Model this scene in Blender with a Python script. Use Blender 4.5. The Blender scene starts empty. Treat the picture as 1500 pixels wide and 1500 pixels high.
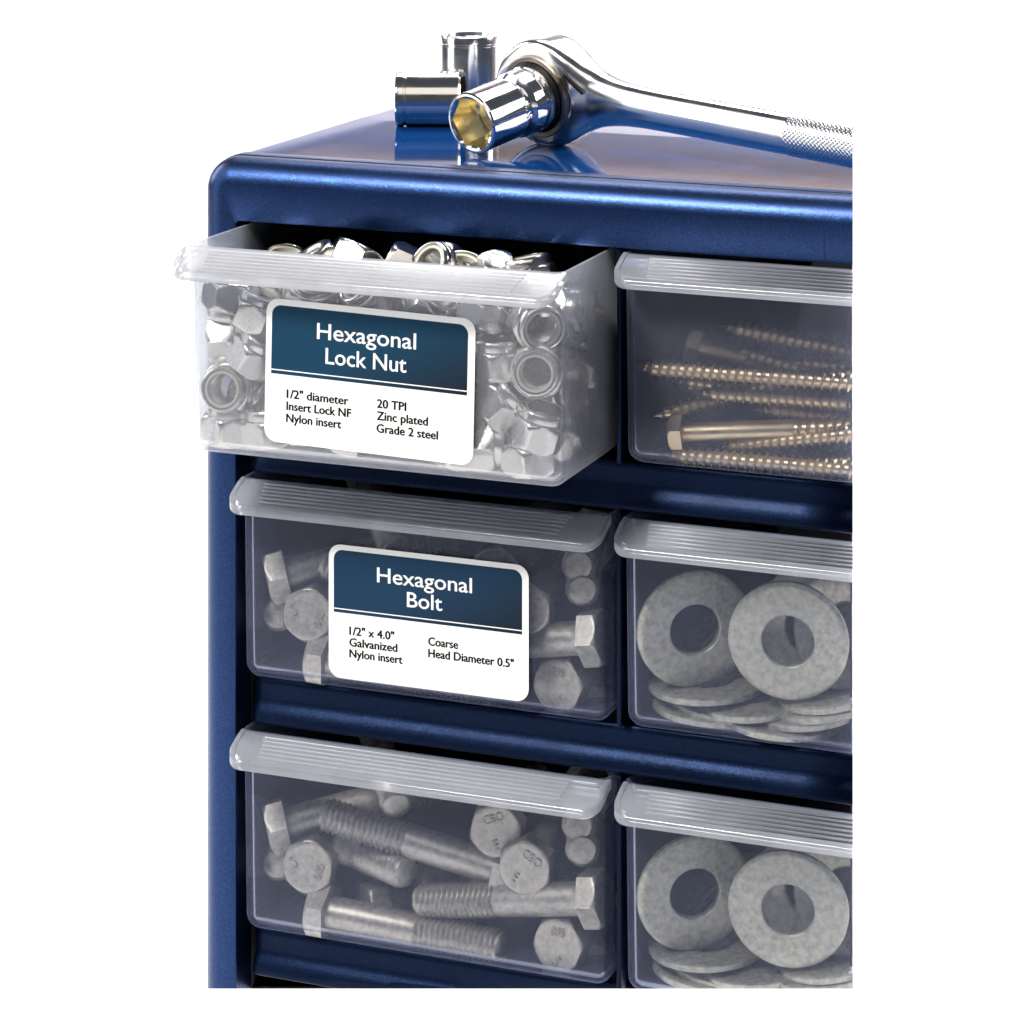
import bpy, bmesh, math, random
from mathutils import Vector, Matrix
random.seed(7)
S = 0.001                                   # everything below is written in millimetres
sc = bpy.context.scene
COL = sc.collection

# ------------------------------------------------------------------ camera, world, lights, exposure
FPX = 4683.0; HZ = -476.0; YAW = math.radians(22.13)          # focal length and horizon in photo pixels
FW = Vector((-math.sin(YAW), math.cos(YAW), 0)); RT = Vector((math.cos(YAW), math.sin(YAW), 0)); UP = Vector((0, 0, 1))
Z0 = FPX*96/368.0
CAM = -Z0*FW - Z0*((345-750)/FPX)*RT + Z0*((323-HZ)/FPX)*UP
cd = bpy.data.cameras.new('camera'); cam = bpy.data.objects.new('camera', cd); COL.objects.link(cam)
cam.location = CAM*S; cam.rotation_euler = (math.pi/2, 0, YAW)
cd.sensor_width = 36; cd.lens = 36*FPX/1500; cd.shift_x = 0; cd.shift_y = (HZ-750)/1500
cd.clip_start = 0.05; cd.clip_end = 50
sc.camera = cam
w = bpy.data.worlds.new("World"); sc.world = w; w.use_nodes = True
w.node_tree.nodes['Background'].inputs[0].default_value = (0.72, 0.82, 1.0, 1)
w.node_tree.nodes['Background'].inputs[1].default_value = 0.085
def area(name, loc, target, sx, sy, power, col=(1, 1, 1)):
    l = bpy.data.lights.new(name, 'AREA'); l.shape = 'RECTANGLE'; l.size = sx; l.size_y = sy; l.energy = power; l.color = col
    o = bpy.data.objects.new(name, l); COL.objects.link(o); o.location = loc
    o.rotation_euler = (Vector(target)-Vector(loc)).to_track_quat('-Z', 'Y').to_euler(); return o
area('key_softbox', (-0.34, -1.02, 1.00), (0.06, 0, -0.05), 0.30, 0.30, 30, (1, 0.955, 0.89))
area('left_softbox', (-1.25, -0.72, 0.66), (0.10, 0.03, 0.2), 0.95, 2.1, 9.6, (0.95, 0.97, 1))
area('added_overhead_light', (-0.1, 1.25, 1.9), (-0.1, 0.7, -0.5), 1.8, 0.8, 34)  # unseen, added overhead to turn the sweep fully white
area('added_backdrop_light', (-1.5, 0.3, 0.6), (-0.1, 1.0, -0.42), 0.6, 0.9, 12)  # unseen, added to bring the backdrop up to pure white
area('added_backdrop_light', (1.3, 0.75, 0.5), (0.15, 0.7, -0.42), 0.6, 0.6, 12)  # unseen, added to lift the shadow on the floor at lower right
area('front_softbox', (0.55, -1.15, 1.15), (0.08, 0, 0.0), 1.1, 0.9, 3.4, (1, 0.94, 0.89))
area('added_wall_light', (-0.2, 1.55, 1.25), (-0.3, 2.3, 0.3), 1.6, 0.3, 62, (1, 0.97, 0.94))  # unseen, added to brighten the wall that the cabinet top reflects
sc.view_settings.view_transform = 'Standard'; sc.view_settings.look = 'None'
sc.view_settings.exposure = 0; sc.view_settings.gamma = 1
sc.cycles.max_bounces = 14; sc.cycles.transparent_max_bounces = 32; sc.cycles.transmission_bounces = 12
sc.cycles.diffuse_bounces = 4; sc.cycles.glossy_bounces = 6
sc.cycles.use_denoising = True; sc.cycles.caustics_reflective = False; sc.cycles.caustics_refractive = False
sc.cycles.sample_clamp_indirect = 4

def at(px, py, Y):                          # the point at depth Y seen at that place of the photograph (mm)
    r = FW + (px-750)/FPX*RT - (py-HZ)/FPX*UP
    return CAM + r*((Y-CAM.y)/r.y)
def vec(u, v, t): return (u*RT + v*UP - t*FW).normalized()    # right, up, towards the viewer

# ------------------------------------------------------------------ materials
def nmat(name):
    m = bpy.data.materials.new(name); m.use_nodes = True; nt = m.node_tree
    return m, nt, nt.nodes['Principled BSDF']
def N(nt, t, **k):
    n = nt.nodes.new(t)
    for a, b in k.items():
        if a in n.inputs: n.inputs[a].default_value = b
        else: setattr(n, a, b)
    return n
def setp(p, **k):
    for a, b in k.items(): p.inputs[a.replace('_', ' ')].default_value = b
def coords(nt, kind='Object'): return nt.nodes.new('ShaderNodeTexCoord').outputs[kind]
def ramp(nt, src, stops):
    r = nt.nodes.new('ShaderNodeValToRGB'); e = r.color_ramp.elements
    while len(e) < len(stops): e.new(0.5)
    for el, (p, c) in zip(e, stops): el.position = p; el.color = (*c, 1)
    nt.links.new(src, r.inputs[0]); return r.outputs[0]
def mrange(nt, src, a, b, c, d):
    r = N(nt, 'ShaderNodeMapRange'); nt.links.new(src, r.inputs[0])
    for i, q in enumerate((a, b, c, d)): r.inputs[i+1].default_value = q
    return r.outputs[0]

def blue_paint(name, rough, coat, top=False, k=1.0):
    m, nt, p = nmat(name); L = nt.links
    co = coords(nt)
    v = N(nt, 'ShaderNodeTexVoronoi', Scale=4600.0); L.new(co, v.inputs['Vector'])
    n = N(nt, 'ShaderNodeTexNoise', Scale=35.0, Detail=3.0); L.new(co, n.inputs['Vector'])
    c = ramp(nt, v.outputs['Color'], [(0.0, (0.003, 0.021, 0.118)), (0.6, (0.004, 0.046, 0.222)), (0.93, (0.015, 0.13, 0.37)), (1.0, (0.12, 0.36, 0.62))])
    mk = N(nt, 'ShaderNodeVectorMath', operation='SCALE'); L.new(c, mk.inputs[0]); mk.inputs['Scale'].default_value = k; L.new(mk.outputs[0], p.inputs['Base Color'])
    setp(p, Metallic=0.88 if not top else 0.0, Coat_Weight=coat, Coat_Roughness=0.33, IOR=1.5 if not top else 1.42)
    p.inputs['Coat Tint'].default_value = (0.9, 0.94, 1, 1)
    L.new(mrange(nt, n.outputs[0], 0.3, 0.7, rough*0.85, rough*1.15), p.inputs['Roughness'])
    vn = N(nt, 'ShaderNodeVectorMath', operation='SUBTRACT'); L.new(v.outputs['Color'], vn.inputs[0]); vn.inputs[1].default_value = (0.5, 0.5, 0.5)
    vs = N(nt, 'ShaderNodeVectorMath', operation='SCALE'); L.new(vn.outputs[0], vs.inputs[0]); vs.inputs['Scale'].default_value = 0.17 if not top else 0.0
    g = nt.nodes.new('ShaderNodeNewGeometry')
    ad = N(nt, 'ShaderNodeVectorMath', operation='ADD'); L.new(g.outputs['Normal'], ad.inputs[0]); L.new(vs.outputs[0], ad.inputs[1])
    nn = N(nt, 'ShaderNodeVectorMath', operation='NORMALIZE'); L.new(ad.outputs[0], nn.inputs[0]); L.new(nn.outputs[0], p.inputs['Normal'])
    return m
M = {}
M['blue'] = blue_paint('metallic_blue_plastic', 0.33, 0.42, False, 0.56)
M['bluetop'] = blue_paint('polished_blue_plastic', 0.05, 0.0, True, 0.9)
def simple(name, col, rough, metal=0.0, spec=0.5):
    m, nt, p = nmat(name); p.inputs['Base Color'].default_value = (*col, 1)
    setp(p, Roughness=rough, Metallic=metal); p.inputs['Specular IOR Level'].default_value = spec; return m
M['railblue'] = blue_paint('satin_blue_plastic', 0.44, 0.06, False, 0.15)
M['black'] = simple('black_interior_plastic', (0.004, 0.004, 0.006), 0.55, 0, 0.25)
M['paperwhite'] = simple('label_paper', (0.80, 0.80, 0.80), 0.55)
M['ink'] = simple('black_ink', (0.004, 0.004, 0.004), 0.7, 0, 0.08)
M['inkwhite'] = simple('white_print', (0.82, 0.82, 0.82), 0.55)
M['sweep'] = simple('white_studio_paper', (0.92, 0.92, 0.92), 0.9, 0, 0.0)
def header(name, a, b):                     # printed gradient: petrol blue to near black in the lower right corner
    m, nt, p = nmat(name); co = coords(nt, 'Generated'); s = N(nt, 'ShaderNodeSeparateXYZ'); nt.links.new(co, s.inputs[0])
    x = N(nt, 'ShaderNodeMath', operation='MULTIPLY'); nt.links.new(s.outputs[0], x.inputs[0]); x.inputs[1].default_value = 0.62
    z = N(nt, 'ShaderNodeMath', operation='MULTIPLY_ADD'); nt.links.new(s.outputs[2], z.inputs[0]); z.inputs[1].default_value = -0.42; nt.links.new(x.outputs[0], z.inputs[2])
    nt.links.new(ramp(nt, z.outputs[0], [(0.12, a), (0.62, b)]), p.inputs['Base Color']); setp(p, Roughness=0.6); p.inputs['Specular IOR Level'].default_value = 0.12; return m
M['head1'] = header('petrol_label_print', (0.005, 0.038, 0.080), (0.008, 0.012, 0.020))
M['head2'] = header('navy_label_print', (0.008, 0.034, 0.076), (0.008, 0.012, 0.021))

def frosted(name, haze, hazecol, blur, rough, gloss=0.5, edge=0.75, gc=(1, 1, 1)):
    m = bpy.data.materials.new(name); m.use_nodes = True; nt = m.node_tree; L = nt.links
    for n in list(nt.nodes): nt.nodes.remove(n)
    out = nt.nodes.new('ShaderNodeOutputMaterial')
    tr = nt.nodes.new('ShaderNodeBsdfTransparent'); tr.inputs[0].default_value = (0.97, 0.975, 0.985, 1)
    rf = nt.nodes.new('ShaderNodeBsdfRefraction'); rf.inputs['IOR'].default_value = 1.03; rf.inputs['Roughness'].default_value = rough
    m1 = nt.nodes.new('ShaderNodeMixShader'); m1.inputs[0].default_value = blur; L.new(tr.outputs[0], m1.inputs[1]); L.new(rf.outputs[0], m1.inputs[2])
    df = nt.nodes.new('ShaderNodeBsdfDiffuse'); df.inputs[0].default_value = (*hazecol, 1)
    tl = nt.nodes.new('ShaderNodeBsdfTranslucent'); tl.inputs[0].default_value = (*hazecol, 1)
    m2 = nt.nodes.new('ShaderNodeMixShader'); m2.inputs[0].default_value = 0.5; L.new(df.outputs[0], m2.inputs[1]); L.new(tl.outputs[0], m2.inputs[2])
    lw = nt.nodes.new('ShaderNodeLayerWeight'); lw.inputs[0].default_value = 0.35
    ns = N(nt, 'ShaderNodeTexNoise', Scale=60.0, Detail=4.0); L.new(coords(nt), ns.inputs['Vector'])
    hv = mrange(nt, ns.outputs[0], 0.3, 0.7, haze*0.85, haze*1.15)
    sq = N(nt, 'ShaderNodeMath', operation='MULTIPLY'); L.new(lw.outputs['Facing'], sq.inputs[0]); L.new(lw.outputs['Facing'], sq.inputs[1])
    pw = N(nt, 'ShaderNodeMath', operation='MULTIPLY_ADD'); L.new(sq.outputs[0], pw.inputs[0]); pw.inputs[1].default_value = edge; L.new(hv, pw.inputs[2]); pw.use_clamp = True
    m3 = nt.nodes.new('ShaderNodeMixShader'); L.new(pw.outputs[0], m3.inputs[0]); L.new(m1.outputs[0], m3.inputs[1]); L.new(m2.outputs[0], m3.inputs[2])
    gl = nt.nodes.new('ShaderNodeBsdfGlossy'); gl.inputs['Roughness'].default_value = 0.16; gl.inputs[0].default_value = (*gc, 1)
    fr = N(nt, 'ShaderNodeFresnel', IOR=1.45)
    fm = N(nt, 'ShaderNodeMath', operation='MULTIPLY'); L.new(fr.outputs[0], fm.inputs[0]); fm.inputs[1].default_value = gloss
    m4 = nt.nodes.new('ShaderNodeMixShader'); L.new(fm.outputs[0], m4.inputs[0]); L.new(m3.outputs[0], m4.inputs[1]); L.new(gl.outputs[0], m4.inputs[2])
    b = N(nt, 'ShaderNodeBump', Strength=0.06, Distance=0.0003); n2 = N(nt, 'ShaderNodeTexNoise', Scale=220.0, Detail=3.0)
    L.new(coords(nt), n2.inputs['Vector']); L.new(n2.outputs[0], b.inputs['Height']); L.new(b.outputs[0], gl.inputs['Normal'])
    L.new(m4.outputs[0], out.inputs[0]); return m
M['bin'] = frosted('frosted_polypropylene', 0.062, (0.36, 0.42, 0.70), 0.22, 0.11, 0.28, 0.6, (0.75, 0.82, 1))
M['milky'] = frosted('brightened_polypropylene', 0.145, (0.80, 0.84, 0.95), 0.14, 0.10, 0.4, 0.60)  # same plastic as the other bins, stronger light put into its haze colour
M['lagbin'] = frosted('veil_lifted_polypropylene', 0.12, (0.40, 0.44, 0.62), 0.24, 0.12, 0.3, 0.7, (0.75, 0.82, 1))  # same plastic as bin, haze raised to brighten the dim top right drawer
M['brightlip'] = frosted('brightened_polypropylene_lip', 0.48, (0.88, 0.90, 0.97), 0.2, 0.25, 1.0)  # same plastic as lip, its bright lighting painted in as whiter haze
M['lip'] = frosted('frosted_polypropylene_lip', 0.36, (0.84, 0.88, 0.98), 0.2, 0.25, 1.0)

def chrome(name, col, rough, bump=0.0, scale=400):
    m, nt, p = nmat(name); p.inputs['Base Color'].default_value = (*col, 1); setp(p, Metallic=1.0)
    n = N(nt, 'ShaderNodeTexNoise', Scale=90.0, Detail=4.0); nt.links.new(coords(nt), n.inputs['Vector'])
    nt.links.new(mrange(nt, n.outputs[0], 0.3, 0.75, rough*0.6, rough*1.5), p.inputs['Roughness'])
    if bump:
        n2 = N(nt, 'ShaderNodeTexNoise', Scale=float(scale), Detail=3.0); nt.links.new(coords(nt), n2.inputs['Vector'])
        b = N(nt, 'ShaderNodeBump', Strength=bump, Distance=0.0002); nt.links.new(n2.outputs[0], b.inputs['Height']); nt.links.new(b.outputs[0], p.inputs['Normal'])
    return m
M['chrome'] = chrome('polished_chrome', (0.88, 0.875, 0.87), 0.09)
M['chrome3'] = chrome('satin_chrome', (0.90, 0.895, 0.89), 0.16)
M['chrome2'] = chrome('satin_nickel', (0.80, 0.76, 0.71), 0.13)
M['gold'] = chrome('gold_toned_broached_steel', (0.88, 0.80, 0.58), 0.2, 0.2)
M['bronze'] = chrome('dull_retaining_plate', (0.30, 0.26, 0.22), 0.35, 0.3)
M['darkgap'] = simple('dark_oily_steel', (0.012, 0.012, 0.013), 0.4, 0.5)
M['zinc'] = chrome('zinc_plated_steel', (0.72, 0.695, 0.66), 0.22, 0.15, 600)
M['nylon'] = simple('white_nylon', (0.72, 0.70, 0.60), 0.4)
M['brass'] = chrome('yellow_zinc_steel', (0.68, 0.55, 0.36), 0.40, 0.3, 800)
def galv(name, a, b, metal, rough, bump):
    m, nt, p = nmat(name); L = nt.links; co = coords(nt)
    n = N(nt, 'ShaderNodeTexNoise', Scale=420.0, Detail=8.0, Roughness=0.75); L.new(co, n.inputs['Vector'])
    v = N(nt, 'ShaderNodeTexVoronoi', Scale=420.0); L.new(co, v.inputs['Vector'])
    ad = N(nt, 'ShaderNodeMath', operation='MULTIPLY_ADD'); L.new(v.outputs[0], ad.inputs[0]); ad.inputs[1].default_value = 0.18; L.new(n.outputs[0], ad.inputs[2])
    L.new(ramp(nt, ad.outputs[0], [(0.38, a), (0.56, tuple((p_+q)/2 for p_, q in zip(a, b))), (0.72, b)]), p.inputs['Base Color'])
    setp(p, Metallic=metal); L.new(mrange(nt, n.outputs[0], 0.3, 0.7, rough*0.8, rough*1.2), p.inputs['Roughness'])
    bp = N(nt, 'ShaderNodeBump', Strength=bump, Distance=0.0003); L.new(ad.outputs[0], bp.inputs['Height']); L.new(bp.outputs[0], p.inputs['Normal'])
    return m
M['galv'] = galv('hot_dip_galvanized', (0.36, 0.345, 0.32), (0.66, 0.62, 0.55), 0.6, 0.40, 0.35)
M['washer'] = galv('galvanized_washer', (0.31, 0.315, 0.28), (0.66, 0.64, 0.55), 0.45, 0.45, 0.4)

# ------------------------------------------------------------------ mesh helpers (mm)
def mesh(name, vf, mat, angle=32):
    v, f = vf
    me = bpy.data.meshes.new(name); me.from_pydata([(a[0]*S, a[1]*S, a[2]*S) for a in v], [], f); me.validate()
    bm = bmesh.new(); bm.from_mesh(me); bmesh.ops.recalc_face_normals(bm, faces=bm.faces); bm.to_mesh(me); bm.free()
    me.materials.append(M[mat])
    me.polygons.foreach_set('use_smooth', [True]*len(me.polygons))
    me.set_sharp_from_angle(angle=math.radians(angle)); return me
def obj(name, me, parent=None, mw=None):
    o = bpy.data.objects.new(name, me); COL.objects.link(o)
    if parent: o.parent = parent
    if mw is not None: o.matrix_basis = mw
    return o
def tag(o, label=None, cat=None, group=None, kind=None):
    for k, x in (('label', label), ('category', cat), ('group', group), ('kind', kind)):
        if x: o[k] = x
    return o
def empty(name, mw, **k):
    o = bpy.data.objects.new(name, None); COL.objects.link(o); o.matrix_basis = mw; o.empty_display_size = 0.01
    return tag(o, **k)
def frame(c, axis, spin=0.0):               # local +Z along axis, centre c (mm)
    q = Vector(axis).normalized().to_track_quat('Z', 'Y')
    return Matrix.Translation(Vector(c)*S) @ q.to_matrix().to_4x4() @ Matrix.Rotation(math.radians(spin), 4, 'Z')
def copy_tree(o, parent=None):
    c = o.copy(); COL.objects.link(c); c.parent = parent
    for ch in list(o.children): copy_tree(ch, c)
    return c
def join(*p):
    V, Fc = [], []
    for v, f in p:
        b = len(V); V += list(v); Fc += [tuple(i+b for i in q) for q in f]
    return V, Fc
def loft(rings, cap0=True, cap1=True, ring_closed=True, loop=False):
    n = len(rings[0]); v = [p for r in rings for p in r]; f = []
    R = len(rings); m = n if ring_closed else n-1
    for i in range(R if loop else R-1):
        a = i*n; b = ((i+1) % R)*n
        for j in range(m):
            k = (j+1) % n; f.append((a+j, a+k, b+k, b+j))
    if not loop:
        if cap0: f.append(tuple(range(n-1, -1, -1)))
        if cap1: f.append(tuple(range((R-1)*n, R*n)))
    return v, f
def circ(r, z, n): return [(r*math.cos(2*math.pi*i/n), r*math.sin(2*math.pi*i/n), z) for i in range(n)]
def hexr(th, af): 
    t = (th % (math.pi/3)) - math.pi/6; return af/2/math.cos(t)
def hring(af, z, n, lim=99, sgn=1):
    o = []
    for i in range(n):
        th = 2*math.pi*i/n; r = min(hexr(th, af), lim); o.append((r*math.cos(th), r*math.sin(th), z))
    return o
def lathe(prof, n=48, loop=False, cap0=False, cap1=False): return loft([circ(r, z, n) for r, z in prof], cap0, cap1, True, loop)
def boxv(x0, x1, y0, y1, z0, z1, b=0.0):
    if b <= 0:
        v = [(x, y, z) for x in (x0, x1) for y in (y0, y1) for z in (z0, z1)]
        return v, [(0, 1, 3, 2), (4, 6, 7, 5), (0, 4, 5, 1), (2, 3, 7, 6), (0, 2, 6, 4), (1, 5, 7, 3)]
    bm = bmesh.new(); bmesh.ops.create_cube(bm, size=1)
    for q in bm.verts: q.co = Vector(((x0+x1)/2+q.co.x*(x1-x0), (y0+y1)/2+q.co.y*(y1-y0), (z0+z1)/2+q.co.z*(z1-z0)))
    bmesh.ops.bevel(bm, geom=list(bm.edges), offset=b, segments=3, profile=0.5, affect='EDGES')
    bm.verts.index_update(); v = [tuple(q.co) for q in bm.verts]; f = [tuple(x.index for x in q.verts) for q in bm.faces]; bm.free(); return v, f

# ------------------------------------------------------------------ studio sweep (floor, curve, wall) : the white ground behind the cabinet
prof = [(-2600, -420), (900, -420)] + [(900+400*math.sin(a), -20-400*math.cos(a)) for a in [math.pi/2*i/12 for i in range(1, 13)]] + [(1300, 5)]
sw = ([], [])
rings = [[(x, y, z) for y, z in prof] for x in (-3000, 800)]
o = obj('white_backdrop', mesh('white_backdrop', loft(rings, False, False, False), 'sweep')); tag(o, kind='structure')

M['wall'] = simple('mauve_wall_paint', (0.52, 0.50, 0.555), 0.8, 0, 0.2)
o = obj('studio_wall', mesh('studio_wall', boxv(-4500, 3500, 2300, 2400, -600, 2600), 'wall')); tag(o, kind='structure')
M['streakbrown'] = simple('brown_streak_colour', (0.36, 0.25, 0.14), 0.5)
o = obj('reflected_streak_bar', mesh('reflected_streak_bar', boxv(-4500, 3500, 2255, 2298, 385, 430, 8), 'streakbrown')); tag(o, kind='structure')  # unseen bar added so the cabinet top reflects a brown streak
o = obj('studio_floor', mesh('studio_floor', boxv(-4500, 3500, -3500, 2400, -640, -600), 'wall')); tag(o, kind='structure')

# ------------------------------------------------------------------ the cabinet
PITCH = 96.3; COLP = 155.0; RIGHT = 330.0; LOW = -420.0; DEPTH = 178.0
cab = empty('parts_cabinet', Matrix.Translation((0.1, 0.05, LOW*S)), label='metallic dark blue plastic drawer cabinet with rounded front frame and glossy flat top', cat='storage cabinet')
cab_inv = cab.matrix_basis.inverted()
def cpart(name, vf, mat, angle=32, **k):
    return tag(obj(name, mesh(name, vf, mat, angle), cab, cab_inv.copy()), **k)
# path of the frame's flat border: up the left side, round the corner, along the top
FX, FZ, CR = -6.0, 13.2, 3.0
path = []                                   # (base point, outward normal, inner point)
for z in [LOW+i*(FZ-CR-LOW)/24 for i in range(25)]: path.append(((FX, z), (-1, 0), (0, min(z, -1.6))))
for i in range(1, 13):
    a = math.pi/2*i/12; path.append(((FX+CR-CR*math.cos(a), FZ-CR+CR*math.sin(a)), (-math.cos(a), math.sin(a)), (1.6-1.6*math.cos(a), -1.6+1.6*math.sin(a))))
for x in [FX+CR+(RIGHT-FX-CR)*i/20 for i in range(1, 21)]: path.append(((x, FZ), (0, 1), (max(x, 1.6), 0)))
def ring_at(off, Y): return [(b[0]+n[0]*off, Y, b[1]+n[1]*off) for b, n, i_ in path]
inner = lambda Y: [(i_[0], Y, i_[1]) for b, n, i_ in path]
R_ = 10.0
prof = [(R_*math.sin(t), R_-R_*math.cos(t)) for t in [math.pi/2*i/14 for i in range(15)]]
prof += [(10.05, 10.6), (9.75, 10.9), (9.75, 11.3), (10.2, 11.6), (10.35, 12.0), (10.45, 17.6), (10.3, 18.2), (9.9, 18.4)]
rings = [inner(14.0), inner(1.2), inner(0.35), [(a[0]+(b[0]-a[0])*0.06, 0.0, a[2]+(b[2]-a[2])*0.06) for a, b in zip(inner(0), ring_at(0, 0))]]
rings += [ring_at(o_, y) for o_, y in prof]
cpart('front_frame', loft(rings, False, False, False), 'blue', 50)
sk = [ring_at(9.9, 18.4), ring_at(9.9, 60), ring_at(9.9, 120), ring_at(9.9, DEPTH-4), ring_at(8.7, DEPTH-1.2), ring_at(6, DEPTH)]
TOPZ = FZ+9.9
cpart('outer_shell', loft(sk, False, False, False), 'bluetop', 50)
cpart('back_panel', boxv(-8, RIGHT, DEPTH-2, DEPTH-0.3, LOW, TOPZ-3), 'black')
cpart('inner_side_wall', boxv(-5.5, 0.25, 13.5, DEPTH-2, LOW, 2.5), 'black')
cpart('inner_roof', boxv(-5.5, RIGHT, 13.0, DEPTH-2, 0.2, 3.0), 'black')
cpart('mould_seam', boxv(233.4, 233.75, -0.07, 0.4, 0.4, 13.0), 'blue')
# shelf rails: hollow cove with a lit lower bulge
def rail(zb):
    pr = [(13.5, 17.2), (8.6, 17.2), (7.6, 16.9), (7.0, 16.2), (6.9, 14.5), (6.9, 9.5), (6.7, 8.2), (6.0, 6.9), (5.2, 5.7), (4.6, 4.5), (4.2, 3.2), (3.9, 1.9), (3.8, 0.9), (4.0, 0.3), (4.5, 0.0), (13.5, 0.0)]
    rings = []
    for x in [4.4, 5.0, 6.0, 8.0]+[8+(RIGHT-8)*i/12 for i in range(1, 13)]:
        q = 0.0 if x >= 8 else (8-x)/3.6*1.2
        rings.append([(x, y+q*q*1.2, zb+z) for y, z in pr])
    return loft(rings, True, True, True)
for r in (1, 2, 3):
    zb = -r*PITCH
    cpart('shelf_rail', rail(zb), 'railblue', 60)
    cpart('shelf_board', boxv(0.5, RIGHT, 13.6, DEPTH-2.2, zb+14.6, zb+16.9), 'black')
for r in range(4):
    z1 = -r*PITCH - 0.3; z0 = -(r+1)*PITCH+17.4
    if r == 3: z0 = LOW
    cpart('divider', boxv(154.5, 156.3, 1.6, DEPTH-2.3, z0, z1, 0.5), 'railblue')

# ------------------------------------------------------------------ drawers
def rrect(x0, x1, y0, y1, r, z, n=6, taper=0.0):
    pts = []
    for cx, cy, a0 in ((x0+r, y0+r, math.pi), (x1-r, y0+r, 1.5*math.pi), (x1-r, y1-r, 0), (x0+r, y1-r, 0.5*math.pi)):
        for i in range(n+1):
            a = a0+0.5*math.pi*i/n; pts.append([cx+r*math.cos(a), cy+r*math.sin(a), z])
    for p in pts:
        k = taper*(p[1]-y0)/(y1-y0); p[0] += k*(1 if p[0] < (x0+x1)/2 else -1)
    return [tuple(p) for p in pts]
W_, DL, DH = 150.0, 146.0, 76.8             # drawer width, length, height ; local origin: left front top rim
def bin_mesh():
    T = 1.5; fr = 6.0; R = []
    def ring(ins, z): return rrect(ins, W_-ins, ins, DL-ins, max(5.0-ins*0.6, 0.8), z, 6, 3.2)
    for z in (0, -6, -30, -55, -DH+fr): R.append(ring(0.0+0.8*(-z/DH), z))
    for i in range(1, 8):
        a = math.pi/2*i/7; R.append(ring(0.75+fr*(1-math.cos(a)), -DH+fr-fr*math.sin(a)))
    Ri = []
    for i in range(7, 0, -1):
        a = math.pi/2*i/7; Ri.append(ring(T+0.75+(fr-T*0.6)*(1-math.cos(a)), -DH+fr-(fr-T)*math.sin(a)))
    for z in (-DH+fr, -55, -30, -6, -0.3): Ri.append(ring(T+0.8*(-z/DH), z))
    Ri.append(ring(T-0.3, 0))
    v, f = loft(R+Ri, False, False, True, True)
    n = len(R[0]); a = (len(R)-1)*n; b = len(R)*n     # replace the connecting strip by two floors
    f = [q for q in f if not (min(q) >= a and max(q) < b+n)]
    f.append(tuple(range(a, a+n))); f.append(tuple(range(b+n-1, b-1, -1)))
    return v, f
LD, LDROP, LT = 14.0, 7.4, 3.0              # pull lip: reach, drop, edge height
def lip_outline(ins=0.0, n=10):             # plan outline from the left wall round the front to the right wall
    r = 6.5-ins*0.6; x0, x1, y0 = ins+0.2, W_+0.9-ins, -LD+ins
    pts = [(x0+0.0, 0.9)] + [(x0, -LD+r+0.001+(LD-r)*(1-k/3)) for k in range(1, 3)]
    for cx, a0 in ((x0+r, math.pi), (x1-r, 1.5*math.pi)):
        for i in range(n+1):
            a = a0+0.5*math.pi*i/n; pts.append((cx+r*math.cos(a), y0+r+r*math.sin(a)))
    pts += [(x1, -LD+r+0.001+(LD-r)*(k/3)) for k in range(1, 3)] + [(x1, 0.9)]
    return pts
def lz(y):
    t = max(0.0, min(1.0, -y/LD)); return -LDROP*(0.85*t+0.15*t*t) - 0.1
def lip_mesh():
    # slanted shelf with a down-turned edge, 1.6 mm thick
    o0, o1, o2, o3 = lip_outline(0), lip_outline(0.5), lip_outline(1.9), lip_outline(2.5)
    mid = lip_outline(2.9)
    def inner_(p): return (min(max(p[0], 3.0), W_-3.0), 0.9)
    rings = []
    rows = 8
    for k in range(rows+1):                 # top skin from wall to edge
        t = k/rows; rings.append([(inner_(p)[0]*(1-t)+p[0]*t, 0.9*(1-t)+p[1]*t, 0) for p in o2])
    top = [[(x, y, lz(y)) for x, y, z in r] for r in rings]
    lipt = [[(x, y, lz(y)+0.35) for x, y in o2], [(x, y, lz(y)+0.5) for x, y in o1], [(x, y, lz(y)+0.2) for x, y in o0], [(x, y, lz(y)-LT+0.4) for x, y in o0],
            [(x, y, lz(y)-LT) for x, y in o1], [(x, y, lz(y)-LT) for x, y in o2], [(x, y, lz(y)-LT+0.5) for x, y in o3], [(x, y, lz(y)-1.6) for x, y in o3]]
    bot = [[(x, y, lz(y)-1.6) for x, y, z in r] for r in reversed([[(a[0]*(1)+0, a[1], 0) for a in q] for q in rings[:-1]])]
    return loft(top+lipt+bot, False, False, False)
def ribs_mesh():
    P = []
    for i in range(6):
        y = -2.2-1.75*i; x0, x1 = 11.0+0.4*i, W_-13.0-0.4*i
        ring = []
        R = []
        for x in (x0, x0+0.6, x1-0.6, x1):
            h = 0.02 if x in (x0, x1) else 0.55
            R.append([(x, y+0.5, lz(y+0.5)-0.1), (x, y+0.2, lz(y+0.2)+h), (x, y-0.2, lz(y-0.2)+h), (x, y-0.5, lz(y-0.5)-0.1)])
        P.append(loft(R, True, True, True))
    return join(*P)
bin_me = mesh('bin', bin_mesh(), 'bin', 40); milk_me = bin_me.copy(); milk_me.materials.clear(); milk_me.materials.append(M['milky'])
lip_me = mesh('lip', lip_mesh(), 'lip', 40); rib_me = mesh('grip_ribs', ribs_mesh(), 'lip', 30)
def recolour(me, m):
    c = me.copy(); c.materials.clear(); c.materials.append(M[m]); return c
lag_me = recolour(bin_me, 'lagbin'); bright_lip_me = recolour(lip_me, 'brightlip'); bright_rib_me = recolour(rib_me, 'brightlip')
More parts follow.
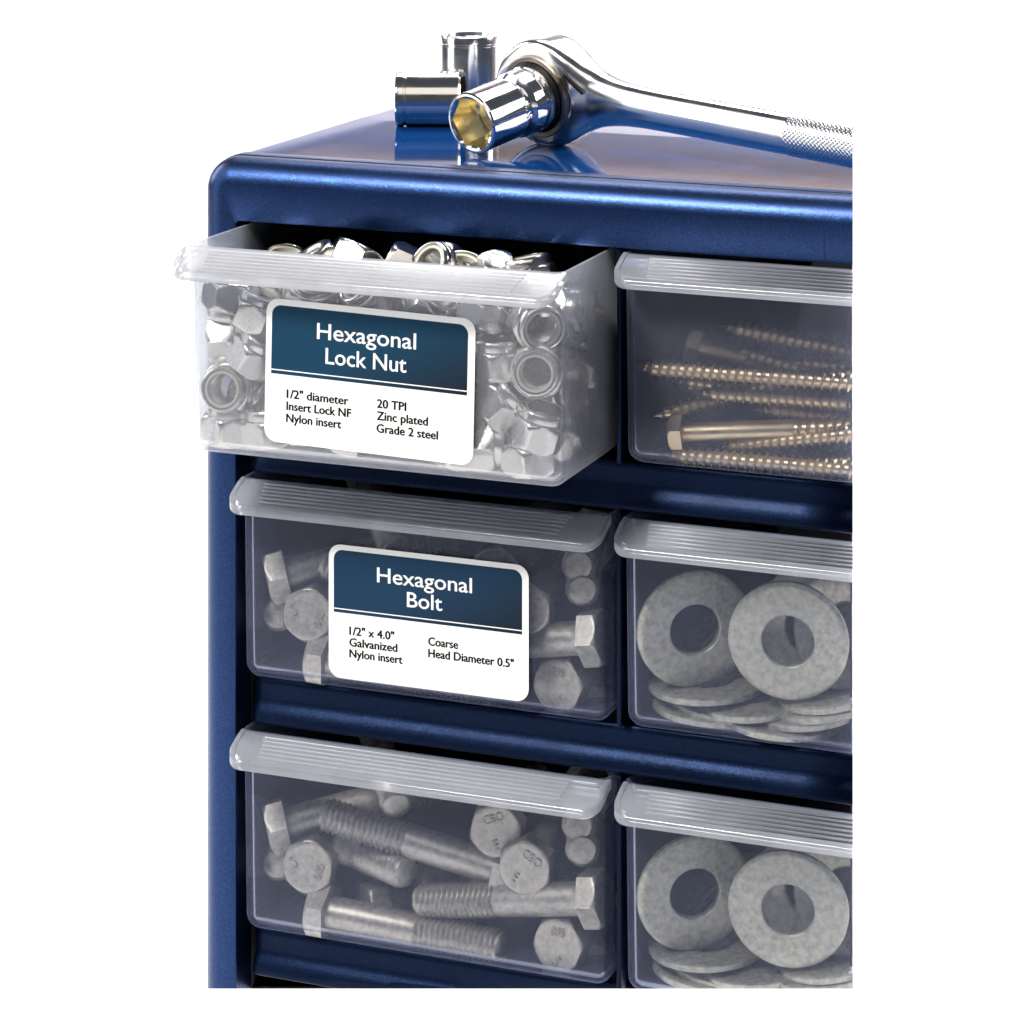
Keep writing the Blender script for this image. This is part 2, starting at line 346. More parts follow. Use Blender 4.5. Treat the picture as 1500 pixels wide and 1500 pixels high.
def drawer(x, y, row, label):
    d = empty('drawer', Matrix.Translation((x*S, y*S, (-row*PITCH-1.8-DH)*S)), label=label, cat='drawer', group='frosted plastic drawers of the cabinet')
    up = Matrix.Translation((0, 0, DH*S))
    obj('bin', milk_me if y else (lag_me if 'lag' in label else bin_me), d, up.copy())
    l = obj('pull_lip', bright_lip_me if y else lip_me, d, up.copy()); obj('grip_ribs', bright_rib_me if y else rib_me, l); return d
OUT = -45.0
XL, XR = 1.9, 157.2
d_open = drawer(XL, OUT, 0, 'frosted drawer pulled open at top left, labelled Hexagonal Lock Nut and heaped with nuts')
d_bolt = drawer(XL, 0, 1, 'closed frosted drawer in the middle of the left column, labelled Hexagonal Bolt')
d_bolt2 = drawer(XL, 0, 2, 'closed frosted drawer without a label at the bottom left, full of bolts')
d_lag = drawer(XR, 0, 0, 'closed frosted drawer at the top right holding long lag screws')
d_wash = drawer(XR, 0, 1, 'closed frosted drawer in the middle of the right column holding large washers')
d_wash2 = drawer(XR, 0, 2, 'closed frosted drawer at the bottom right holding large washers, cut by the lower edge')

# ------------------------------------------------------------------ printed labels
def sheet(w_, h_, r, y, corners=(1, 1, 1, 1), x=0, z=0, th=0.12):   # rounded sheet in XZ, top left at (x, z)
    pts = []
    for (cx, cz, a0), c in zip(((x+r, z-r, math.pi), (x+r, z-h_+r, 1.5*math.pi), (x+w_-r, z-h_+r, 0), (x+w_-r, z-r, 0.5*math.pi)), (corners[0], corners[2], corners[3], corners[1])):
        sx = x if cx < x+w_/2 else x+w_; sz = z if cz > z-h_/2 else z-h_
        if not c: pts.append((sx, sz)); continue
        for i in range(9):
            if cx < x+w_/2 and cz > z-h_/2: a = math.pi/2+math.pi/2*i/8
            elif cx < x+w_/2: a = math.pi+math.pi/2*i/8
            elif cz < z-h_/2: a = 1.5*math.pi+math.pi/2*i/8
            else: a = math.pi/2*i/8
            pts.append((cx+r*math.cos(a), cz+r*math.sin(a)))
    return loft([[(a, y, b) for a, b in pts], [(a, y-th, b) for a, b in pts]])
def text_mesh(txt, bold):
    c = bpy.data.curves.new('t', 'FONT'); c.body = txt; c.size = 1; c.offset = bold; c.resolution_u = 4; c.extrude = 0
    o = bpy.data.objects.new('t', c); me = bpy.data.meshes.new_from_object(o); bpy.data.objects.remove(o); return me
def lettering(parent, name, txt, u0, u1, v, cap, y, mat, bold=0.0, emb=0.08):
    me = text_mesh(txt, bold); me.name = name
    xs = [q.co.x for q in me.vertices]; sx = (u1-u0)/(max(xs)-min(xs)); x0 = min(xs)
    r = text_mesh('H', bold); ch = max(q.co.y for q in r.vertices)-min(q.co.y for q in r.vertices); b0 = min(q.co.y for q in r.vertices); sy = cap/ch
    for q in me.vertices: q.co = Vector(((u0+(q.co.x-x0)*sx)*S, y*S, (-v+(q.co.y-b0)*sy)*S))
    e = emb
    V0 = [q.co.copy() for q in me.vertices]; F0 = [tuple(p_.vertices) for p_ in me.polygons]; V, Fc = [], []
    for i, (dx, dz) in enumerate(((0, 0), (-e, 0), (e, 0), (0, e*.6), (0, -e*.6))):
        b_ = len(V); V += [(q.x+dx*S, q.y-i*0.004*S, q.z+dz*S) for q in V0]; Fc += [tuple(k_+b_ for k_ in f_) for f_ in F0]
    me = bpy.data.meshes.new(name); me.from_pydata(V, [], Fc)
    me.materials.append(M[mat])
    o = obj(name, me, parent); return o
def label_sticker(drawer_, mw, W, H, hw, hm, texts, name):
    lb = obj('label', mesh('label', sheet(W, H, 4.9, 0), 'paperwhite'), drawer_, mw); lb['label'] = name
    hx0, hx1, hz0, hz1, rz = hw
    obj('header_band', mesh('header_band', sheet(hx1-hx0, hz1-hz0, 3.6, -0.125, (1, 1, 0, 0), hx0, -hz0, 0.02), hm), lb)
    obj('white_rule', mesh('white_rule', sheet(hx1-hx0, 0.38, 0.01, -0.15, (0, 0, 0, 0), hx0, -rz, 0.015), 'inkwhite'), lb)
    for t, u0, u1, v, cap, mt in texts:
        lettering(lb, 'heading' if mt == 'inkwhite' else 'print', t, u0, u1, v, cap, -0.165 if mt == 'inkwhite' else -0.13, mt, 0.0, 0.09 if mt == 'inkwhite' else 0.175)
lm = Matrix.Translation(((35.9-XL)*S, -0.15*S, (DH-18.6+1.8)*S)) @ Matrix.Rotation(math.radians(1.2), 4, 'Y')
label_sticker(d_open, lm, 82.7, 52.3, (2.3, 79.9, 2.3, 27.4, 25.7), 'head1',
    [('Hexagonal', 20.6, 59.7, 13.0, 5.7, 'inkwhite'), ('Lock Nut', 24.2, 56.1, 21.7, 5.7, 'inkwhite'),
     ('1/2" diameter', 8.9, 33.5, 35.7, 3.0, 'ink'), ('Insert Lock NF', 8.9, 34.7, 40.1, 3.0, 'ink'), ('Nylon insert', 8.9, 30.8, 44.5, 3.0, 'ink'),
     ('20 TPI', 45.0, 56.3, 35.4, 3.0, 'ink'), ('Zinc plated', 45.0, 64.9, 39.8, 3.0, 'ink'), ('Grade 2 steel', 45.0, 68.9, 44.3, 3.0, 'ink')],
    'white rounded label with petrol blue heading Hexagonal Lock Nut')
lm = Matrix.Translation(((39.5-XL)*S, -0.15*S, (DH-119.2+1.8+PITCH)*S))
label_sticker(d_bolt, lm, 81.3, 50.3, (2.1, 78.7, 2.0, 25.6, 24.0), 'head2',
    [('Hexagonal', 20.1, 58.6, 12.5, 5.5, 'inkwhite'), ('Bolt', 32.4, 46.6, 20.4, 5.5, 'inkwhite'),
     ('1/2" x 4.0"', 8.7, 27.0, 33.5, 3.0, 'ink'), ('Galvanized', 8.7, 28.3, 37.8, 3.0, 'ink'), ('Nylon insert', 8.7, 30.4, 42.0, 3.0, 'ink'),
     ('Coarse', 41.1, 53.0, 33.8, 3.0, 'ink'), ('Head Diameter 0.5"', 41.1, 75.3, 38.2, 3.0, 'ink')],
    'white rounded label with navy heading Hexagonal Bolt')

# ------------------------------------------------------------------ lock nuts
def nut_body():
    AF, n = 19.0, 48; R = []
    for z, lim in ((0, 8.9), (0.35, 9.5), (0.9, 10.1), (1.7, 10.6), (2.6, 10.97), (5.5, 99), (8.4, 10.97), (9.3, 10.6), (10.1, 10.1), (10.7, 9.5), (11.0, 8.9)): R.append(hring(AF, z, n, lim))
    for r, z in ((8.75, 11.1), (8.7, 12.6), (8.55, 13.4), (8.2, 14.1), (7.8, 14.45), (7.4, 14.5), (7.2, 14.25), (7.15, 13.2), (7.1, 11.0), (5.9, 10.8)): R.append(circ(r, z, n))
    z = 10.4; k = 0
    while z > 0.6: R.append(circ(5.45 if k % 2 else 6.15, z, n)); z -= 0.62; k += 1
    R.append(circ(6.4, 0.15, n)); R.append(circ(6.8, 0.0, n))
    R = [[(x, y, z_-7.2) for x, y, z_ in r] for r in R]
    return loft(R, True, True, True, True)
nut_me = mesh('nut_body', nut_body(), 'zinc', 28)
ins_me = mesh('nylon_insert', lathe([(7.1, 4.0), (7.12, 6.2), (6.6, 6.75), (6.1, 6.8), (5.75, 6.5), (5.65, 4.0)], 48, True), 'nylon')
nut0 = None
def place_nut(c, axis, spin, label, group='zinc lock nuts in the open drawer'):
    global nut0
    a = Vector(axis).normalized(); c = Vector(c)
    ext = [7.3*abs(q)+10.3*math.sqrt(max(0, 1-q*q)) for q in a]
    c.x = min(max(c.x, XL+1.9+ext[0]), RW-0.6-ext[0]); c.y = max(c.y, OUT+1.7+ext[1]); c.z = max(c.z, -77.0+ext[2])
    if nut0 is None:
        nut0 = empty('lock_nut', frame(c, axis, spin)); obj('nut_body', nut_me, nut0); obj('nylon_insert', ins_me, nut0); o = nut0
    else:
        o = copy_tree(nut0); o.matrix_basis = frame(c, axis, spin)
    return tag(o, label, 'nut', group)
V = (0, 0, 1)
RW = XL+W_-1.8                              # inside of the right wall
FN = [ # photo x, y, depth, axis, spin, label
 (318, 441, -34, vec(-.1, -1, .1), 10, 'zinc lock nut standing upside down under the left end of the open drawer lip'),
 (318, 492, -33.5, vec(1, .05, .12), 0, 'zinc lock nut lying on its side, brightest at the left wall of the open drawer'),
 (323, 568, -35.5, vec(-.30, .12, 1), 8, 'lock nut showing its open bore at the left wall of the open drawer'),
 (329, 629, -34, vec(0.05, 1, .05), 28, 'lock nut standing upright in the lower left corner of the open drawer'),
 (376, 452, -32, vec(.35, .9, .1), 40, 'tilted lock nut left of the upper corner of the lock nut label'),
 (374, 513, -33, vec(.5, .8, .25), 12, 'leaning lock nut beside the heading of the lock nut label'),
 (377, 577, -24, vec(.8, -.2, .6), 0, 'shaded lock nut between the bored nut and the lock nut label'),
 (392, 633, -34, vec(-.15, 1, .1), 15, 'lock nut half hidden by the lower left corner of the lock nut label'),
 (440, 640, -36, vec(0, .25, 1), 0, 'lock nut peeping its ring out under the left part of the lock nut label'),
 (508, 650, -35, vec(.3, 1, .2), 0, 'lock nut under the bottom edge of the lock nut label, left of its middle'),
 (618, 664, -36, vec(.2, .3, 1), 5, 'lock nut ring under the bottom edge of the lock nut label, right of its middle'),
 (672, 668, -34, vec(.1, 1, .1), 22, 'lock nut under the bottom right corner of the lock nut label'),
 (796, 478, -35.5, vec(.25, -.12, 1), 5, 'upper bored lock nut at the right of the open drawer, cut by the lip'),
 (797, 545, -35.5, vec(-.16, .04, 1), 12, 'lower lock nut showing its bore at the right of the open drawer'),
 (726, 522, -33, vec(0, 1, .12), 20, 'lock nut standing upright beside the heading right of the lock nut label'),
 (737, 588, -33, vec(.55, .5, .15), 8, 'lock nut tumbled on its side right of the middle of the lock nut label'),
 (793, 626, -34, vec(.28, 1, .15), 8, 'leaning lock nut below the lower bored nut'),
 (774, 679, -34, vec(0, 1, .08), 20, 'lock nut standing on the drawer floor near the lower right corner'),
 (716, 667, -33, vec(1, 0, .25), 0, 'dark lock nut on edge right of the lower label corner'),
 (708, 462, -26, vec(.2, .9, -.3), 0, 'shaded lock nut just below the lip above the label corner'),
 (640, 440, -30, vec(.6, .5, .6), 0, 'lock nut between the lip and the label, right of its middle'),
 (540, 430, -30, vec(-.6, .6, .4), 20, 'lock nut between the lip and the label, near the middle'),
 (455, 420, -30, vec(.2, .7, .6), 20, 'lock nut between the lip and the label, left of the middle')]
for x, y, Y, ax, sp, lb in FN: place_nut(at(x, y, Y), ax, sp, lb)
for i, (z, Y, ax, sp, lb) in enumerate([(-22, -12, (1, -.1, .1), 0, 'uppermost lock nut seen ring first through the right side wall'),
     (-46, -16, (.9, -.3, -.1), 10, 'middle lock nut seen through the right side wall'), (-66, -14, (.8, .2, .3), 0, 'lowest lock nut seen through the right side wall'),
     (-31, 9, (.3, .2, 1), 0, 'lock nut behind the others at the right side wall'), (-58, 8, (.6, .5, .6), 0, 'lock nut deep at the right side wall near the cabinet')]):
    place_nut(Vector((RW-9.5-(i > 2)*2, Y, z)), ax, sp, lb)
TN = [ # the ones heaped above the rim
 (417, 384, 8, vec(.1, 1, .3), 10, 'shaded lock nut furthest left on top of the heap'),
 (466, 383, -12, vec(.45, -.75, -.1), 5, 'tilted lock nut second from the left on the heap'),
 (518, 377, -10, vec(-.35, -.75, .25), 25, 'large looking lock nut leaning left on top of the heap'),
 (590, 389, -12, vec(.85, -.35, .1), 5, 'lock nut leaning right at the middle of the heap'),
 (644, 384, -14, vec(-.55, .45, .55), 12, 'lock nut with its white nylon ring turned up on the heap'),
 (676, 399, -16, vec(.1, .85, .5), 0, 'lock nut with bright ring right of the one showing nylon'),
 (726, 402, -10, vec(.2, -.5, .8), 0, 'dull lock nut low on the heap towards the right'),
 (776, 394, -8, vec(-.2, 1, -.1), 12, 'lock nut furthest right on top of the heap')]
for x, y, Y, ax, sp, lb in TN: place_nut(at(x, y+11, Y), ax, sp, lb)
for li, (Y0, zs) in enumerate([(-13, (-68, -49, -30)), (7, (-68, -49, -31)), (27, (-68, -49, -30))]):
    for zi, z in enumerate(zs):
        for k in range(7 if li else 6):
            x = 14+k*19.5+random.uniform(-2, 2)+(zi % 2)*5
            if x > 138: continue
            ax = Vector((random.uniform(-1, 1), random.uniform(-1, 1), random.uniform(-1, 1)))
            place_nut(Vector((x+2, Y0+random.uniform(-1.5, 1.5), z+random.uniform(-1.5, 1.5))), ax, random.uniform(0, 60), ('lock nut low in the heap', 'lock nut midway up the heap', 'lock nut high in the heap')[zi]+', '+('far left', 'left', 'left of centre', 'centre', 'right of centre', 'right', 'far right')[k]+', '+('just behind the front nuts', 'deeper in the open drawer', 'at the back of the open drawer')[li])

# ------------------------------------------------------------------ hexagon bolts
def thread_rings(z0, z1, rmaj, amp, pitch, n, step, tip=0.0):
    R = []; z = z0; k = int(round(abs(z1-z0)/step)); s = (z1-z0)/k
    for i in range(k+1):
        z = z0+s*i; ring = []
        for j in range(n):
            th = 2*math.pi*j/n; ph = (z/pitch+th/(2*math.pi)) % 1.0
            tri = 1-abs(2*ph-1); r = rmaj-amp*(1-min(1, tri*1.15))
            if tip: r *= min(1.0, 0.80+0.2*(i*abs(s))/tip)
            ring.append((r*math.cos(th), r*math.sin(th), z))
        R.append(ring)
    return R
def bolt_proto(L=70.0, TL=34.0):
    b = empty('hex_bolt', Matrix.Identity(4))
    AF = 19.0; n = 48; R = [circ(6.3, -0.2, n), circ(9.1, 0, n)]
    for z, lim in ((0.15, 99), (5.6, 99), (6.3, 10.9), (7.0, 10.5), (7.5, 10.0), (7.9, 9.45)): R.append(hring(AF, z, n, lim))
    R += [circ(9.1, 8.0, n), circ(8.2, 7.95, n)]
    obj('head', mesh('head', loft(R), 'galv', 28), b)
    obj('shank', mesh('shank', lathe([(6.6, 0), (6.25, -1.2), (6.2, -4), (6.2, -(L-TL)+1.2), (5.75, -(L-TL)-0.2)], 32), 'galv'), b)
    R = thread_rings(-L, -(L-TL), 6.5, 1.25, 2.2, 28, 0.44, 2.2)
    obj('thread', mesh('thread', loft([circ(4.6, -L-0.1, 28)]+R), 'galv', 60), b)
    return b
def marks(b, items):
    for t, x, y, h, rot in items:
        me = text_mesh(t, 0.01); me.name = 'mark'
        cx = sum(q.co.x for q in me.vertices)/len(me.vertices); cy = sum(q.co.y for q in me.vertices)/len(me.vertices)
        a = math.radians(rot)
        for q in me.vertices:
            u, w_ = (q.co.x-cx)*h*0.85, (q.co.y-cy)*h; q.co = Vector(((x+u*math.cos(a)-w_*math.sin(a))*S, (y+u*math.sin(a)+w_*math.cos(a))*S, 8.0*S))
        bm = bmesh.new(); bm.from_mesh(me); r = bmesh.ops.extrude_face_region(bm, geom=list(bm.faces))
        for q in r['geom']:
            if isinstance(q, bmesh.types.BMVert): q.co.z += 0.3*S
        bmesh.ops.recalc_face_normals(bm, faces=bm.faces); bm.to_mesh(me); bm.free()
        me.materials.clear(); me.materials.append(M['galv'])
        obj('embossed_mark', me, b)
bolt0 = bolt_proto()
boltm = bolt_proto(); marks(boltm, [('CBO', 0.5, 4.9, 4.6, 0), ('E', -1, -4.6, 5.4, 0)])
bolt5 = bolt_proto(); marks(bolt5, [('5', -4.3, 2.8, 6.0, 20), ('580', 3.9, -3.2, 4.6, 50)])
BG = 'galvanized hex bolts in the two bolt drawers'
def facing(c, axis, up, src):               # head top towards axis, local +Y near up
    z = Vector(axis).normalized(); x = Vector(up).cross(z).normalized(); y = z.cross(x)
    m = Matrix((x, y, z)).transposed().to_4x4(); m.translation = Vector(c)*S; return m
def lying(hx, hy, hY, tx, ty, tY, spin=0):
    a = at(hx, hy, hY); b = at(tx, ty, tY); return a, (a-b).normalized(), (a-b).length
BOLTS = []                                  # (source, matrix, length scale, text)
def add_side(hx, hy, hY, tx, ty, tY, spin, txt, src=None):
    a = at(hx, hy, hY); b = at(tx, ty, tY); ax = (a-b).normalized()
    BOLTS.append((src or bolt0, frame(a, ax, spin), txt))
def add_face(x, y, Y, ax, up, txt, src):
    ax = Vector(ax).normalized(); c = at(x, y, Y) - ax*8
    BOLTS.append((src, facing(c, ax, up, src), txt))
add_side(421, 1207, 20, 640, 1148, 48, 12, 'upper left bolt with shank running back to the right')
add_face(450, 1270, 9, vec(-.22, .12, 1), vec(-.45, 1, 0), 'bolt facing out with the figure 5 on its head, left side', bolt5)
add_side(727, 1272, 22, 478, 1193, 13, 28, 'bolt in the upper middle with its threaded end at the left')
add_face(505, 1243, 26, vec(-.1, .1, 1), UP, '', None) if False else None
add_side(486, 1337, 13, 738, 1388, 14, 24, 'front floor bolt with head left and thread right')
add_side(858, 1316, 13, 603, 1320, 16, 0, 'bolt with head by the right wall and thread left')
add_face(768, 1272, 9, vec(-.25, .06, 1), vec(.5, .8, 0), 'bolt facing out with CBO on its head, right of the middle', boltm)
add_face(726, 1218, 16, vec(-.22, .08, 1), vec(-.35, 1, 0), 'bolt facing out behind and above the middle one, under the lip', boltm)
add_face(816, 1385, 12, vec(-.52, .12, 1), vec(-.9, -.6, 0), 'bolt facing left in the lower right corner', bolt5)
# bolts turned with their threaded tips outwards
def add_tip(x, y, Y, ax, txt):
    ax = Vector(ax).normalized(); c = at(x, y, Y) - ax*70
    BOLTS.append((bolt0, frame(c, -ax, 10), txt))
add_tip(507, 1243, 20, vec(-.1, .3, 1), 'bolt tip facing out between the marked heads')
add_tip(596, 1278, 14, vec(.62, .03, .75), 'bolt pointing its thread out to the right at the centre')
add_tip(853, 1247, 13, vec(-.05, .05, 1), 'lower bolt tip facing out at the right wall')
add_tip(847, 1211, 14, vec(-.1, .1, 1), 'upper bolt tip facing out at the right wall under the lip')
add_tip(405, 1268, 16, vec(-.2, .1, 1), 'bolt tip showing behind the head marked 5')
add_tip(872, 1404, 26, vec(.1, .1, 1), 'dim bolt tip in the lower right corner behind the left facing head')
add_side(643, 1292, 34, 560, 1350, 70, 12, 'dim bolt at the back in the middle', bolt0)
add_tip(580, 1182, 18, vec(.2, -.22, .95), 'pale bolt thread hanging down just under the middle of the lip')
add_side(700, 1345, 50, 560, 1290, 75, 12, 'dark bolt lying at the very back', bolt0)
add_side(560, 1330, 30, 700, 1300, 62, 5, 'dim bolt behind the middle, its head just over the floor bolt', bolt0)
add_side(690, 1395, 34, 800, 1370, 60, 20, 'dim bolt on the floor behind the left facing head', bolt0)
first = {}
for row in (2, 1):
    for src, mw, txt in BOLTS:
        if src.name not in first: o = src; first[src.name] = 1
        else: o = copy_tree(src)
        o.matrix_basis = Matrix.Translation((0, 0, (2-row)*PITCH*S)) @ mw
        tag(o, txt+(', bottom left drawer' if row == 2 else ', labelled drawer'), 'bolt', BG)

# ------------------------------------------------------------------ lag screws
def lag_proto(L=150.0, smooth=45.0, fat=1.0):
    b = empty('lag_screw', Matrix.Identity(4)); n = 20
    R = []; z = -L; pitch = 3.2
    step = 0.32; k = int((L-smooth)/step)
    for i in range(k+1):
        z = -L+i*step; d = i*step; ring = []
        for j in range(n):
            th = 2*math.pi*j/n; ph = (z/pitch+th/(2*math.pi)) % 1.0
            t = max(0.0, 1-abs(ph-0.5)/0.17)
            core = 2.55*min(1, 0.06+d/7.0); r = (core+(1.25*min(1, 0.15+d/6.0))*t)*fat
            ring.append((r*math.cos(th), r*math.sin(th), z))
        R.append(ring)
    obj('thread', mesh('thread', loft([circ(0.1, -L-0.6, n)]+R), 'brass', 40), b)
    obj('shank', mesh('shank', lathe([(2.7*fat, -smooth-0.3), (3.1*fat, -smooth+0.8), (3.1*fat, 0)], 24), 'brass'), b)
    R = [circ(3, 0, 48), circ(5.9, 0, 48)]+[hring(12.4, z, 48, lim) for z, lim in ((0.1, 99), (3.6, 99), (4.3, 6.9), (4.9, 6.4), (5.1, 6.0))]
    obj('head', mesh('head', loft(R), 'brass', 28), b); return b
lag0 = lag_proto(); lag1 = lag_proto(120, 41, 1.15)
LG = 'lag screws in the top right drawer'
def lag_tip(src, L, tx, ty, tY, ex, ey, eY, txt, firstuse):
    t = at(tx, ty, tY); e = at(ex, ey, eY); ax = (e-t).normalized()
    o = src if firstuse else copy_tree(src); o.matrix_basis = frame(t+ax*L, ax, 15); tag(o, txt, 'screw', LG)
lag_tip(lag0, 150, 934, 538, 9, 1249, 561, 12, 'lag screw across the top of the pile, its tip furthest left', True)
lag_tip(lag0, 150, 1020, 575, 18, 1249, 590, 20, 'lag screw just under the topmost one, its tip in from the left', False)
lag_tip(lag0, 150, 960, 610, 14, 1110, 571, 32, 'lag screw slanting up and back from a tip at the left', False)
lag_tip(lag0, 150, 974, 666, 9, 1249, 688, 10, 'lag screw lying along the drawer floor at the front', False)
lag_tip(lag0, 150, 1050, 657, 16, 1249, 636, 14, 'lag screw rising to the right above the floor one', False)
lag_tip(lag0, 150, 1056, 478, 44, 1249, 518, 48, 'dim lag screw high at the back of the drawer', False)
lag_tip(lag0, 150, 1165, 532, 34, 1300, 548, 38, 'dim lag screw behind the topmost one at the right', False)
lag_tip(lag0, 150, 985, 560, 34, 1249, 600, 38, 'dim lag screw deep behind the top two', False)
lag_tip(lag0, 150, 1080, 690, 26, 1300, 670, 20, 'lag screw on the floor behind the front ones', False)
lag_tip(lag0, 150, 1108, 600, 22, 1300, 622, 26, 'lag screw half hidden under the second one, tip near the middle', False)
lag_tip(lag0, 150, 1012, 700, 20, 1300, 676, 24, 'lag screw on the floor crossing behind the front one', False)
lag_tip(lag0, 150, 1140, 560, 26, 1330, 540, 30, 'lag screw rising right behind the topmost one', False)
lag_tip(lag0, 150, 1075, 512, 52, 1300, 585, 56, 'dim lag screw sloping down to the right at the back', False)
h = at(1003, 634, 12); ax = (h-at(1249, 626, 18)).normalized(); lag1.matrix_basis = frame(h, ax, 18); tag(lag1, 'thick lag screw with its hex head at the left and smooth shank', 'screw', LG)
h = at(1025, 507, 50); ax = (h-at(1200, 560, 60)).normalized(); o = copy_tree(lag1); o.matrix_basis = frame(h, ax, 0); tag(o, 'dim lag screw head alone at the back, above the pile', 'screw', LG)

# ------------------------------------------------------------------ washers
def washer_me():
    ro, ri, t = 21.8, 9.4, 3.0; b = 0.5
    return lathe([(ri, b), (ri+b, 0), (ri+3, -0.0), ((ro+ri)/2, 0.0), (ro-b-1.5, 0.05), (ro-b, 0.18), (ro, b+.1), (ro, t-b-.1), (ro-b, t-.15), (ro-b-1.5, t), ((ro+ri)/2, t), (ri+3, t), (ri+b, t), (ri, t-b)], 72, True)
wm = mesh('flat_washer', washer_me(), 'washer', 40)
WA = [ # x, y, Y, axis, text  (bottom drawer position)
 (1015, 1304, 16, vec(.26, -.10, 1), 'upright washer leaning at the left'),
 (1156, 1328, 10, vec(-.24, -.10, 1), 'upright washer leaning in front at the right'),
 (1245, 1310, 30, vec(-.55, .25, .8), 'washer standing behind the right upright one'),
 (1037, 1390, 25, vec(-.05, 1, .02), 'flat washer on top of the left stack'),
 (1108, 1411, 26, vec(-.10, 1, .08), 'flat washer in the middle of the pile'),
 (1063, 1416, 28, vec(.10, 1, .04), 'flat washer second in the left stack'),
 (1042, 1424, 26, vec(.06, 1, .0), 'flat washer low in the left stack'),
 (1225, 1400, 28, vec(-.22, 1, .06), 'slanting washer at the right of the pile'),
 (1215, 1416, 27, vec(-.20, 1, .04), 'slanting washer under the first slanting one at the right'),
 (1190, 1428, 27, vec(-.14, 1, .04), 'slanting washer on the floor at the right'),
 (1150, 1446, 24, vec(.02, 1, .02), 'washer flat on the drawer floor near the front'),
 (1060, 1330, 48, vec(-.6, .7, .25), 'dim washer leaning behind the left upright one'),
 (1075, 1345, 55, vec(-.6, .7, .2), 'second dim washer leaning behind the left upright one'),
 (1190, 1300, 42, vec(-.3, .2, 1), 'washer seen through the hole of the right upright one')]
for row in (2, 1):
    for x, y, Y, ax, txt in WA:
        o = obj('flat_washer', wm); o.matrix_basis = Matrix.Translation((0, 0, (2-row)*PITCH*S)) @ frame(at(x, y, Y), ax, random.uniform(0, 360))
        tag(o, txt+(', bottom right drawer' if row == 2 else ', middle right drawer'), 'washer', 'galvanized washers in the two washer drawers')

# ------------------------------------------------------------------ sockets and ratchet on the top
def socket_parts(root, r, L, mat, text=None, rear=None):
    """local: open end at z=0 facing +Z, drive end at z=-L"""
    n = 96; rr = rear or r
    prof = [(r-1.3, 0.0), (r-0.5, -0.15), (r, -0.9), (r, -L*0.62), (r-.02, -L*0.62-.3)]
    if rear: prof += [(r-0.2, -L*.66), (r-1.5, -L*.70), (r-2.0, -L*0.74), (rr-1.8, -L*.76), (rr-.4, -L*.80), (rr-.2, -L+1.2), (rr-1.2, -L)]
    else: prof += [(r, -L+5.0), (r-0.45, -L+4.7), (r-0.45, -L+4.0), (r, -L+3.7), (r, -L+1.2), (r-0.9, -L)]
    body = lathe(prof+[(5.5, -L)], n)
    obj('socket_wall', mesh('socket_wall', body, mat, 30), root)
    af = (r-1.9)*1.80
    def h6(af_, z):
        o = []
        for i in range(n):
            th = 2*math.pi*i/n; rad = min(hexr(th, af_), r-1.35); o.append((rad*math.cos(th), rad*math.sin(th), z))
        return o
    rim = loft([circ(r-1.3, 0, n), h6(af+1.3, -0.35), h6(af, -1.2)], False, False)
    obj('rim', mesh('rim', rim, mat, 30), root)
    inn = loft([h6(af, -1.2), h6(af*0.995, -L*0.45), circ(af/2*0.93, -L*0.47, n), circ(af/2*0.9, -L*0.62, n), circ(0.4, -L*0.63, n)], False, True)
    obj('hex_bore', mesh('hex_bore', inn, 'gold' if text else 'bronze', 25), root)
T0 = TOPZ
# lying socket
p = at(580, 188, 108); p = Vector((18.5, 108.2, T0+11.2))
ax = (-RT + 0.02*FW).normalized()
s = empty('socket', frame(p-0*ax, ax, 15), label='satin socket lying on its side on the cabinet top', cat='socket', group='sockets on the cabinet top')
def plain_socket(root, r, L):
    n = 96
    prof = [(r-2.2, -1.6), (r-1.9, -0.2), (r-0.9, 0), (r-0.2, -0.3), (r, -1.0), (r, -3.3), (r-0.35, -3.6), (r-0.35, -4.2), (r, -4.5), (r, -L+0.8), (r-0.8, -L), (r-2.4, -L)]
    obj('socket_wall', mesh('socket_wall', lathe(prof, n), 'chrome2' if root['label'].startswith('satin') else 'chrome3', 30), root)
    sq = lathe([(r-2.2, -1.6), (4.9, -1.8), (4.9, -10), (0.3, -10.2)], n, cap1=True)
    obj('drive_end', mesh('drive_end', sq, 'chrome2', 30), root)
    bore = loft([circ(r-2.4, -L, n), hring((r-2.0)*1.75, -L+0.8, n), hring((r-2.0)*1.75, -L+9, n), circ(0.3, -L+9.5, n)], False, True)
    obj('hex_bore', mesh('hex_bore', bore, 'bronze', 25), root)
plain_socket(s, 11.2, 26.8)
# standing socket
s2p = at(688, 176, 133); s2c = Vector((s2p.x, 133, T0))
s2 = empty('socket', Matrix.Translation(Vector((s2c.x, s2c.y, T0+36.0))*S), label='bright chrome socket standing upright behind the lying one', cat='socket', group='sockets on the cabinet top')
plain_socket(s2, 12.2, 36.0)
# ratchet
aA = Vector((-0.346, -0.92, -0.184)).normalized()
hA = Vector((0.935, -0.352, -0.055)); hA = (hA-aA*hA.dot(aA)).normalized(); vA = aA.cross(hA).normalized()
if vA.z < 0: vA = -vA
HC = Vector((97.0, 84.0, T0+21.6))
rb = Matrix((hA, vA, aA)).transposed().to_4x4(); rb.translation = HC*S
if rb.determinant() < 0:
    vA = -vA; rb = Matrix((hA, vA, aA)).transposed().to_4x4(); rb.translation = HC*S
rat = empty('socket_wrench', rb, label='long chrome ratchet handle with a knurled grip and round head', cat='ratchet wrench')
def interp(t, tab):
    for (a, b), (c, d) in zip(tab, tab[1:]):
        if t <= c:
            k = max(0, min(1, (t-a)/(c-a))); k = k*k*(3-2*k) if False else k; return b+(d-b)*k
    return tab[-1][1]
Bt = [(11, 19.05), (15, 16.9), (18, 15.0), (21, 13.4), (25, 11.7), (29, 10.4), (34, 9.4), (40, 8.7), (48, 8.3), (60, 8.1), (200, 8.1)]
